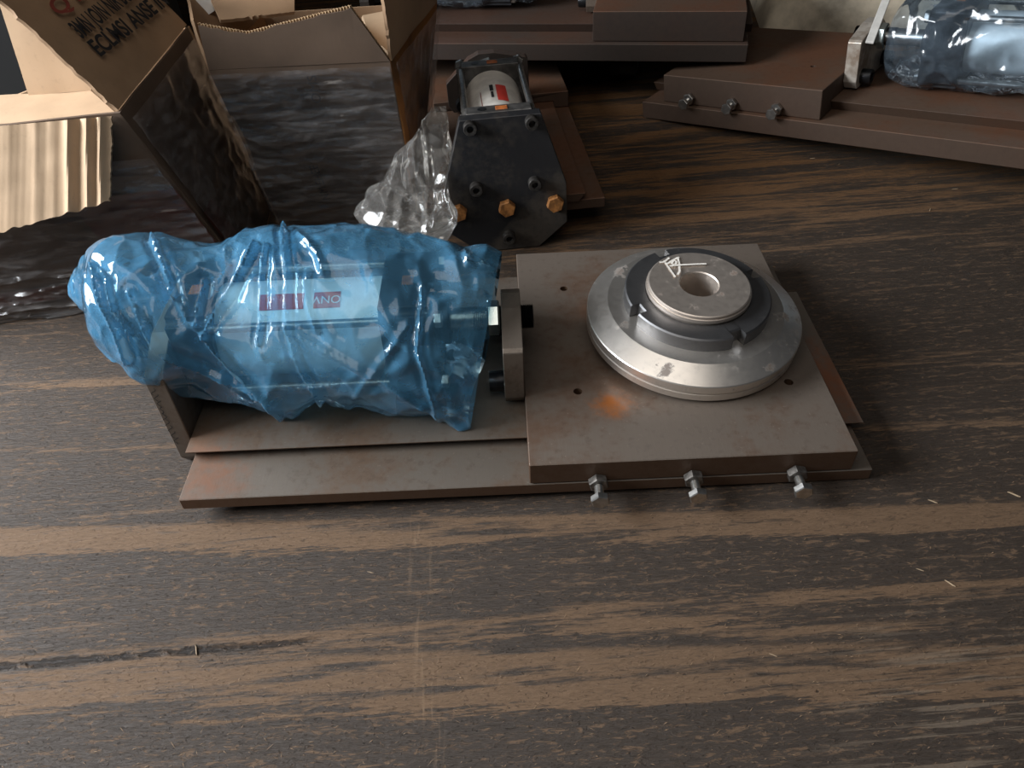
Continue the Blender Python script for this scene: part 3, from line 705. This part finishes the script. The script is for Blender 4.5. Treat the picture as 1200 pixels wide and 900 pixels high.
# ------------------------------------------------------------------ cardboard boxes
def panel(name, c, mat, parent, th=0.004, nu=24, nv=18, amp=0.002, freq=9, ragged=(), fn=None, inward=None, rag=0.003):
    """four corners a,b,c,d (a-b lower edge, d-c upper edge), a slab with thickness th"""
    a, b, cc, d = (Vector(x) for x in c)
    nrm = (b - a).cross(d - a).normalized()
    if inward is not None and nrm.dot(Vector(inward)) > 0: nrm = -nrm
    bm = bmesh.new(); G = []
    for sgn in (0, 1):
        g = []
        for j in range(nv + 1):
            row = []
            for i in range(nu + 1):
                u, v = i / nu, j / nv
                p = (a * (1 - u) + b * u) * (1 - v) + (d * (1 - u) + cc * u) * v
                off = amp * noise.noise(p * freq) + amp * 0.5 * noise.noise(p * freq * 3)
                if fn: off += fn(u, v)
                if 'top' in ragged and j == nv: p = p + (d - a).normalized() * rag * noise.noise(Vector((u * 23, 1, 2)) )
                if 'bottom' in ragged and j == 0: p = p + (d - a).normalized() * rag * noise.noise(Vector((u * 23, 5, 2)))
                if 'right' in ragged and i == nu: p = p + (b - a).normalized() * rag * noise.noise(Vector((v * 17, 9, 2)))
                if 'left' in ragged and i == 0: p = p + (b - a).normalized() * rag * noise.noise(Vector((v * 17, 19, 2)))
                row.append(bm.verts.new(p + nrm * (off - sgn * th)))
            g.append(row)
        G.append(g)
    for sgn, g in enumerate(G):
        for j in range(nv):
            for i in range(nu):
                bm.faces.new((g[j][i], g[j][i + 1], g[j + 1][i + 1], g[j + 1][i]))
    A, B = G
    for i in range(nu):
        bm.faces.new((A[0][i], A[0][i + 1], B[0][i + 1], B[0][i])); bm.faces.new((A[nv][i], A[nv][i + 1], B[nv][i + 1], B[nv][i]))
    for j in range(nv):
        bm.faces.new((A[j][0], A[j + 1][0], B[j + 1][0], B[j][0])); bm.faces.new((A[j][nu], A[j + 1][nu], B[j + 1][nu], B[j][nu]))
    return obj(name, bm, mat, parent, 40)
def sheet(name, c, mat, parent, nu, nv, fn):
    a, b, cc, d = (Vector(x) for x in c); nrm = (b - a).cross(d - a).normalized()
    bm = bmesh.new(); g = []
    for j in range(nv + 1):
        row = []
        for i in range(nu + 1):
            u, v = i / nu, j / nv
            p = (a * (1 - u) + b * u) * (1 - v) + (d * (1 - u) + cc * u) * v
            row.append(bm.verts.new(p + nrm * fn(u, v, p)))
        g.append(row)
    for j in range(nv):
        for i in range(nu): bm.faces.new((g[j][i], g[j][i + 1], g[j + 1][i + 1], g[j + 1][i]))
    return obj(name, bm, mat, parent, 60)
def on_quad(c, u, v, lift=0.001):
    a, b, cc, d = (Vector(x) for x in c); n = (b - a).cross(d - a).normalized()
    return (a * (1 - u) + b * u) * (1 - v) + (d * (1 - u) + cc * u) * v + n * lift
def wrinkle(ax, k, amp):
    def f(u, v, p):
        t_, o_ = (v, u) if ax == 'h' else (u, v)
        x = noise.noise(Vector((o_ * 3.0, t_ * k, 0.7))); y = noise.noise(Vector((o_ * 9 + 4, t_ * k * 2.3, 2.7)))
        return 0.0015 + amp * (max(0, 0.45 - abs(x)) * 1.2 + max(0, 0.3 - abs(y)) * 0.9)
    return f

# box one: wide carton, open, on the left
B1 = thing('cardboard_box', 'open worn cardboard box with a torn flap folded down over its film wrapped front', 'cardboard box', Matrix.Translation((-0.55, 0.98, 0)), 'open cardboard boxes')
T1 = Vector((0.55, -0.98, 0))
def q1(*pts): return [Vector(p_) + T1 for p_ in pts]
C0 = Vector((-0.352, 0.909, 0.0)); C1 = PY(140, 132, 0.885)
L0 = Vector((-0.80, 0.858, 0.0)); L1 = C1 + (L0 - C0) * 0.85 + Vector((-0.05, 0, 0.004))
K0 = Vector((-0.362, 1.16, 0.0)); K1 = PY(222, 30, 1.12)
N0 = Vector((-0.80, 1.12, 0.0)); N1 = L1 + Vector((0.01, 0.25, -0.10))
front = q1(L0, C0, C1, L1); right = q1(C0, K0, K1, C1)
panel('front_panel', front, 'carddark', B1, inward=(0, 1, 0), amp=0.003)
panel('side_panel', right, 'carddark', B1, inward=(-1, 0, 0), amp=0.004)
panel('back_panel', q1(K0, N0, N1, K1), 'card', B1, inward=(0, -1, 0))
panel('side_panel', q1(N0, L0, L1, N1), 'card', B1, inward=(1, 0, 0))
panel('bottom_panel', [p_ + Vector((0, 0, 0.003)) for p_ in q1(L0, C0, K0, N0)], 'card', B1, inward=(0, 0, 1), th=0.0025, amp=0)
# front flap, folded out and down, with crushed ridges
F1 = PY(131, 136, C1.y - 0.006); F0 = PY(-120, 158, C1.y - 0.030)
G1 = PY(129, 236, C1.y - 0.050); G0 = PY(-120, 306, C1.y - 0.085)
def ridges(u, v):
    px = -120 + 251 * u
    h = 0.0
    for c_, w_, a_ in ((80, 5, .006), (103, 6, .007), (118, 5, .006), (40, 6, .0015), (8, 8, .001), (60, 5, .001)):
        h += a_ * math.exp(-((px - c_ - 4 * (1 - v)) / w_) ** 2)
    return h - 0.0025 * math.exp(-((px - 92) / 4) ** 2) - 0.003 * math.exp(-((px - 112) / 3) ** 2) + 0.00012 * math.sin(px * 0.8)
panel('front_flap', q1(G0, G1, F1, F0), 'cardlight', B1, th=0.004, nu=110, nv=30, amp=0.0015, freq=16, ragged=('bottom', 'right'), fn=ridges, inward=(0, 1, 0), rag=0.004)
# side flap with print, standing up and leaning over the opening
S0 = C1 + Vector((-0.002, 0.003, 0.002)); S1 = K1 + Vector((-0.002, 0, 0.002))
S3 = PY(-12, -12, 0.90); S2 = S3 + (S1 - S0) * 0.95
flap = q1(S0, S1, S2, S3)
panel('side_flap', flap, 'card', B1, nu=30, nv=24, amp=0.004, inward=(-1, 0, 0), ragged=('left', 'top'), rag=0.006)
fn_ = (flap[1] - flap[0]).cross(flap[3] - flap[0]).normalized()
pf = flap[0] - T1; nf = fn_
def on_flap(u, v): return PP(u, v, pf, nf) + T1
def flap_text(s, ca, cb, hgt, mat, name):
    """text from pixel ca to pixel cb (reading direction), centred on that line"""
    a, b = on_flap(*ca), on_flap(*cb); e1 = (b - a).normalized()
    n = nf if nf.dot(CP - pf) > 0 else -nf
    e2 = n.cross(e1); M4 = Matrix((e1, e2, n)).transposed().to_4x4(); M4.translation = (a + b) / 2 + n * 0.0052
    o = text_mesh(s, hgt, mat, name, B1, Matrix.Identity(4), bold=0.025)
    wd = max(v_.co.x for v_ in o.data.vertices) - min(v_.co.x for v_ in o.data.vertices)
    o.data.transform(M4 @ Matrix.Diagonal(((b - a).length / wd, 1, 1, 1))); return o
flap_text('3MN JOIN NIR BO3', (86, 41), (150, -8), 0.027, 'ink', 'printed_lettering')
flap_text('ECLMSI ANSE IN', (108, 62), (190, 0), 0.027, 'ink', 'printed_lettering')
flap_text('Q E', (60, 16), (92, -8), 0.024, 'redink', 'printed_symbol')
# inner flap lying level and a divider standing behind it
I0 = P(-60, 152, C1.z - 0.012); I1 = P(137, 133, C1.z - 0.012); I2 = P(106, 106, C1.z - 0.012); I3 = P(-60, 116, C1.z - 0.012)
panel('inner_flap', q1(I0, I1, I2, I3), 'cardlight', B1, th=0.003, inward=(0, 0, -1), amp=0.002)
def up(p, h, lean): return p + Vector((lean, 0.03, h))
V0 = P(34, 112, C1.z - 0.012); V1 = P(107, 106, C1.z - 0.012)
V2 = PY(107, -30, V1.y + 0.02); V3 = PY(-12, -30, V0.y + 0.02)
panel('divider', q1(V0, V1, V2, V3), 'cardlight', B1, th=0.004, inward=(0, 1, 0), amp=0.002)
# tape and stretch film
def strip(c, u0, u1, v0, v1, mat, name, parent, lift=0.0045):
    return sheet(name, [on_quad(c, *z_, 0) for z_ in ((u0, v0), (u1, v0), (u1, v1), (u0, v1))], mat, parent, 10, 6, lambda u, v, p: lift)
strip(front, 0.70, 0.995, 0.30, 0.62, 'cardred', 'packing_tape', B1)
strip(front, 0.05, 0.66, 0.09, 0.17, 'cardred', 'packing_tape', B1)
strip(right, 0.01, 0.17, 0.20, 0.45, 'cardred', 'packing_tape', B1, 0.0055)
sheet('stretch_film', [on_quad(front, *z_, 0.006) for z_ in ((0, 0.01), (1, 0.01), (1, 0.80), (0, 0.80))], 'stretch', B1, 120, 80, lambda u, v, p: wrinkle('h', 9, 0.009)(u, v, p) + 0.012 * max(0, 0.3 - v) * (0.5 + noise.noise(Vector((u * 9, v * 20, 0)))) + 0.010 * (v < 0.45) * max(0, 0.4 - 3 * abs(noise.noise(Vector((u * 5 - v * 6, v * 14, 3))))) * min(1, (0.45 - v) * 6))
sheet('stretch_film', [on_quad(right, *z_, 0.006) for z_ in ((0, 0.01), (1, 0.01), (1, 0.96), (0, 0.96))], 'stretch', B1, 60, 50, wrinkle('h', 5, 0.004))

# box two: taller carton with its front flap up
B2 = thing('cardboard_box', 'tall dark cardboard box wrapped in clear stretch film with its flaps standing up', 'cardboard box', Matrix.Translation((-0.23, 1.15, 0)), 'open cardboard boxes')
T2 = Vector((0.23, -1.15, 0))
def q2(*pts): return [Vector(p_) + T2 for p_ in pts]
yb = 1.012
a0 = Vector((-0.322, yb + 0.008, 0)); a1 = Vector((-0.118, yb - 0.006, 0))
a2 = PY(457, 72, yb); a3 = PY(245, 82, yb)
dp = Vector((-0.004, 0.22, 0))
bk0, bk1, bk2, bk3 = a0 + dp, a1 + dp, a2 + dp + Vector((0.060, 0, 0.004)), a3 + dp + Vector((0.03, 0, 0))
fr2 = q2(a0, a1, a2, a3); rt2 = q2(a1, bk1, bk2, a2)
panel('front_panel', fr2, 'carddark', B2, inward=(0, 1, 0), amp=0.003)
panel('side_panel', rt2, 'cardorange', B2, inward=(-1, 0, 0), amp=0.003)
panel('back_panel', q2(bk1, bk0, bk3, bk2), 'card', B2, inward=(0, -1, 0))
panel('side_panel', q2(bk0, a0, a3, bk3), 'card', B2, inward=(1, 0, 0))
panel('bottom_panel', [p_ + Vector((0, 0, 0.003)) for p_ in q2(a0, a1, bk1, bk0)], 'card', B2, th=0.0025, inward=(0, 0, 1), amp=0)
f0, f1, f2, f3 = PY(232, 30, yb - 0.004), PY(290, 40, yb - 0.004), PY(411, 9, yb - 0.002), PY(456, 70, yb)
b0_, b1_ = a3 + Vector((0, -0.001, 0.0005)), a2 + Vector((0, -0.001, 0.0005))
def lerp(p_, q_, t_): return p_ * (1 - t_) + q_ * t_
panel('front_flap', q2(b0_, lerp(b0_, b1_, 0.27), f1, f0), 'carddark', B2, nu=8, nv=10, inward=(0, 1, 0), amp=0.001, ragged=('top',))
panel('front_flap', q2(lerp(b0_, b1_, 0.27), lerp(b0_, b1_, 0.83), f2, f1), 'carddark', B2, nu=14, nv=10, inward=(0, 1, 0), amp=0.001, ragged=('top',))
panel('front_flap', q2(lerp(b0_, b1_, 0.83), b1_, lerp(b1_, f2, 0.02), f2), 'carddark', B2, nu=4, nv=10, inward=(0, 1, 0), amp=0.001)
# raw corrugated edge along the top of the flap
def edge_strip(pts, parent, T, n=46, r=0.0034):
    bm_ = bmesh.new(); pts = [Vector(p_) for p_ in pts]; L = [(pts[i + 1] - pts[i]).length for i in range(len(pts) - 1)]; tot = sum(L); prev = None
    for k in range(n * 2 + 1):
        d_ = tot * k / (n * 2); i = 0
        while i < len(L) - 1 and d_ > L[i]: d_ -= L[i]; i += 1
        p_ = lerp(pts[i], pts[i + 1], d_ / L[i]) + Vector((0, 0.003 + (0.0016 if k % 2 else -0.0016), 0.0022 + 0.0008 * noise.noise(Vector((k * .7, 0, 0))))) + T
        cur = [bm_.verts.new(p_ + Vector((0, -0.0009, 0))), bm_.verts.new(p_ + Vector((0, 0.0009, 0))), bm_.verts.new(p_ + Vector((0, 0.0009, -0.004))), bm_.verts.new(p_ + Vector((0, -0.0009, -0.004)))]
        if prev:
            for a_ in range(4): bm_.faces.new((prev[a_], prev[(a_ + 1) % 4], cur[(a_ + 1) % 4], cur[a_]))
        prev = cur
    return obj('corrugated_edge', bm_, 'edge', parent)
edge_strip([f0, f1, f2, f3], B2, T2, 70)
# side flap standing up on the right, left flap with a delivery note, inner flap
h0, h1 = a2 + Vector((0.002, 0.002, 0)), bk2
h3 = PY(447, -22, yb + 0.03); h2 = h3 + (h1 - h0) * 0.9 + Vector((0.01, 0, 0))
panel('side_flap', q2(h0, h1, h2, h3), 'card', B2, inward=(-1, 0, 0), ragged=('left',), rag=0.006, amp=0.003)
l0, l1 = bk3 + Vector((0, 0, 0)), a3
l2 = PY(224, 24, yb + 0.01); l3 = PY(212, -30, yb + 0.2)
lf = q2(l1, l0, l3, l2)
panel('side_flap', lf, 'card', B2, inward=(1, 0, 0), amp=0.002)
nb0, nb1, nb2, nb3 = PY(243, 18, yb + 0.10), PY(262, 6, yb + 0.13), PY(258, -20, yb + 0.16), PY(214, -16, yb + 0.12)
nt = panel('paper_label', q2(nb0, nb1, nb2, nb3), 'white', B2, th=0.0006, nu=4, nv=4, amp=0.0, inward=(0, 1, 0))
bf = [PY(258, 24, yb + 0.06), PY(345, 14, yb + 0.12), PY(345, -30, yb + 0.17), PY(240, -16, yb + 0.17)]
panel('inner_flap', q2(*bf), 'card', B2, inward=(0, 1, 0), amp=0.002, ragged=('bottom',))
g_ = [PY(432, 40, yb + 0.05), PY(459, 64, yb + 0.02), PY(456, 12, yb + 0.16), PY(425, 18, yb + 0.16)]
panel('inner_flap', q2(*g_), 'cardlight', B2, inward=(0, 0, -1), amp=0.001)
# print on the front, mostly hidden under film
def on_b2(u, v): return PP(u, v, a0, (a1 - a0).cross(a3 - a0).normalized()) + T2
n2_ = (a1 - a0).cross(a3 - a0).normalized()
if n2_.y > 0: n2_ = -n2_
def b2_text(s, ca, cb, hgt, mat, name, mir=1):
    a, b = on_b2(*ca), on_b2(*cb); e1 = (b - a).normalized(); e2 = n2_.cross(e1)
    M4 = Matrix((e1, e2, n2_)).transposed().to_4x4(); M4.translation = (a + b) / 2 + n2_ * 0.0045
    o = text_mesh(s, hgt, mat, name, B2, Matrix.Identity(4))
    wd = max(v_.co.x for v_ in o.data.vertices) - min(v_.co.x for v_ in o.data.vertices)
    o.data.transform(M4 @ Matrix.Diagonal(((b - a).length / wd, 1, 1, 1)))
b2_text('OMS', (373, 119), (366, 87), 0.017, 'ink', 'printed_lettering')
b2_text('a:..', (355, 115), (349, 95), 0.010, 'ink', 'printed_lettering')
b2_text('NM:EHEE', (384, 232), (368, 192), 0.018, 'ink', 'printed_lettering')
sheet('stretch_film', [on_quad(fr2, *z_, 0.005) for z_ in ((0, 0.01), (1, 0.01), (1, 0.99), (0, 0.99))], 'stretch', B2, 100, 110, wrinkle('h', 13, 0.005))
sheet('stretch_film', [on_quad(rt2, *z_, 0.005) for z_ in ((0, 0.01), (1, 0.01), (1, 0.99), (0, 0.99))], 'stretch', B2, 40, 40, wrinkle('h', 6, 0.004))

# ------------------------------------------------------------------ cream sack behind the slide units, small stick, bracket
bm = bmesh.new(); nx, ny = 90, 46; g = []
for j in range(ny + 1):
    row = []
    for i in range(nx + 1):
        u, v = i / nx, j / ny
        x = 0.60 + 1.05 * u + 0.12 * v; y = 1.70 - 0.2 * u + 0.7 * v
        edge = min(1, 16 * u, 5 * (1 - u)) ** 0.4 * min(1, 9 * v) ** 0.45 * min(1, 4 * (1 - v)) ** 0.5
        p = Vector((x, y, 0))
        h = edge * (0.10 + 0.05 * v) + edge * (0.030 * noise.noise(p * 7) + 0.060 * (0.4 - abs(noise.noise(p * 11))) + 0.022 * (0.4 - abs(noise.noise(p * 24))) + 0.007 * (0.4 - abs(noise.noise(p * 33))))
        row.append(bm.verts.new((x, y, max(0.0, h))))
    g.append(row)
for j in range(ny):
    for i in range(nx): bm.faces.new((g[j][i], g[j][i + 1], g[j + 1][i + 1], g[j + 1][i]))
bd = [e for e in bm.edges if e.is_boundary]; bmesh.ops.contextual_create(bm, geom=bd)
bmesh.ops.translate(bm, vec=(-1.0, -2.0, 0), verts=bm.verts[:])
tag(obj('cloth_sack', bm, 'sack', None, 60, Vector((1.0, 2.0, 0))), 'stained cream cloth sack lying flat behind the rusty slide units', 'sack')
a_ = P(1019, 50, 0.16); b_ = PY(1046, -20, a_.y + 0.12)
bm = prism([(-0.006, -0.002), (0.006, -0.002), (0.006, 0.002), (-0.006, 0.002)], 'x', 0, (b_ - a_).length, 0.0005)
ws = obj('white_strip', bm, 'whitebar'); ws.matrix_world = Matrix.Translation(a_) @ (b_ - a_).to_track_quat('X', 'Z').to_matrix().to_4x4()
tag(ws, 'thin white plastic strip leaning on the cream sack', 'plastic strip')

# ------------------------------------------------------------------ loose splinters and wood fibres on the board
def splinter(L, wd):
    bm_ = bmesh.new(); pts = [(-L / 2, 0, 0), (-L * .2, wd, 0), (L / 2, wd * .3, 0), (L * .3, -wd * .6, 0)]
    A = [bm_.verts.new((p_[0], p_[1], 0.0002)) for p_ in pts]; B = [bm_.verts.new((p_[0] * .9, p_[1] * .6, 0.0002 + wd * 1.2)) for p_ in pts]
    bm_.faces.new(A); bm_.faces.new(B)
    for i in range(4): bm_.faces.new((A[i], A[(i + 1) % 4], B[(i + 1) % 4], B[i]))
    return bm_
proto = None
for (u, v, ang, k) in ((1113, 684, -50, 1.0), (230, 762, -70, 1.2), (1188, 580, -40, 1.2), (1093, 588, -35, .9), (1078, 668, -30, .7), (906, 768, -30, .7), (952, 186, 0, .9), (983, 193, 40, .8), (1119, 222, 5, 1.1), (1090, 246, 60, .9), (434, 671, -20, .7), (1000, 320, 20, .7), (1090, 208, 30, .8)):
    if proto is None: o = proto = obj('wood_splinter', splinter(0.010, 0.0008), 'splinter')
    else:
        o = proto.copy(); COL.objects.link(o)
    p_ = P(u, v, 0); o.location = p_; o.rotation_euler = (0, 0, math.radians(ang)); o.scale = (k, k, k)
    tag(o, 'pale wood splinter standing in the long split of the board' if u == 230 else 'small pale wood splinter lying loose on the dark board', 'splinter', 'loose splinters on the board')
bm = bmesh.new()
for i in range(3000):
    u, v = random.uniform(0, 1200), random.uniform(140, 900) if random.random() < .8 else random.uniform(140, 320)
    p_ = P(u, v, 0)
    if (-0.38 < p_.x < 0.38 and 0.47 < p_.y < 0.87) or (p_.x < 0.18 and p_.y > 0.84) or p_.y > 1.0 and p_.x > 0.26 and p_.y > 1.56 - 0.75 * p_.x: continue
    L = random.uniform(0.0012, 0.0055) * (1 if random.random() < .85 else 1.6); a_ = random.gauss(0, 0.6); wd = random.uniform(.0001, .00028)
    d = Vector((_c(a_), _s(a_), 0)) * L / 2; s_ = Vector((-_s(a_), _c(a_), 0)) * wd; h = Vector((0, 0, random.uniform(.0003, .0012)))
    v_ = [bm.verts.new(p_ + x_) for x_ in (-d + Vector((0, 0, .0001)), s_ + h, d + Vector((0, 0, .0001)), -s_ + h)]
    bm.faces.new((v_[0], v_[1], v_[3])); bm.faces.new((v_[1], v_[2], v_[3]))
tag(obj('wood_fibres', bm, 'fibre'), 'fine pale wood fibres scattered over the board', 'fibres', kind='stuff')
bpy.context.view_layer.update()
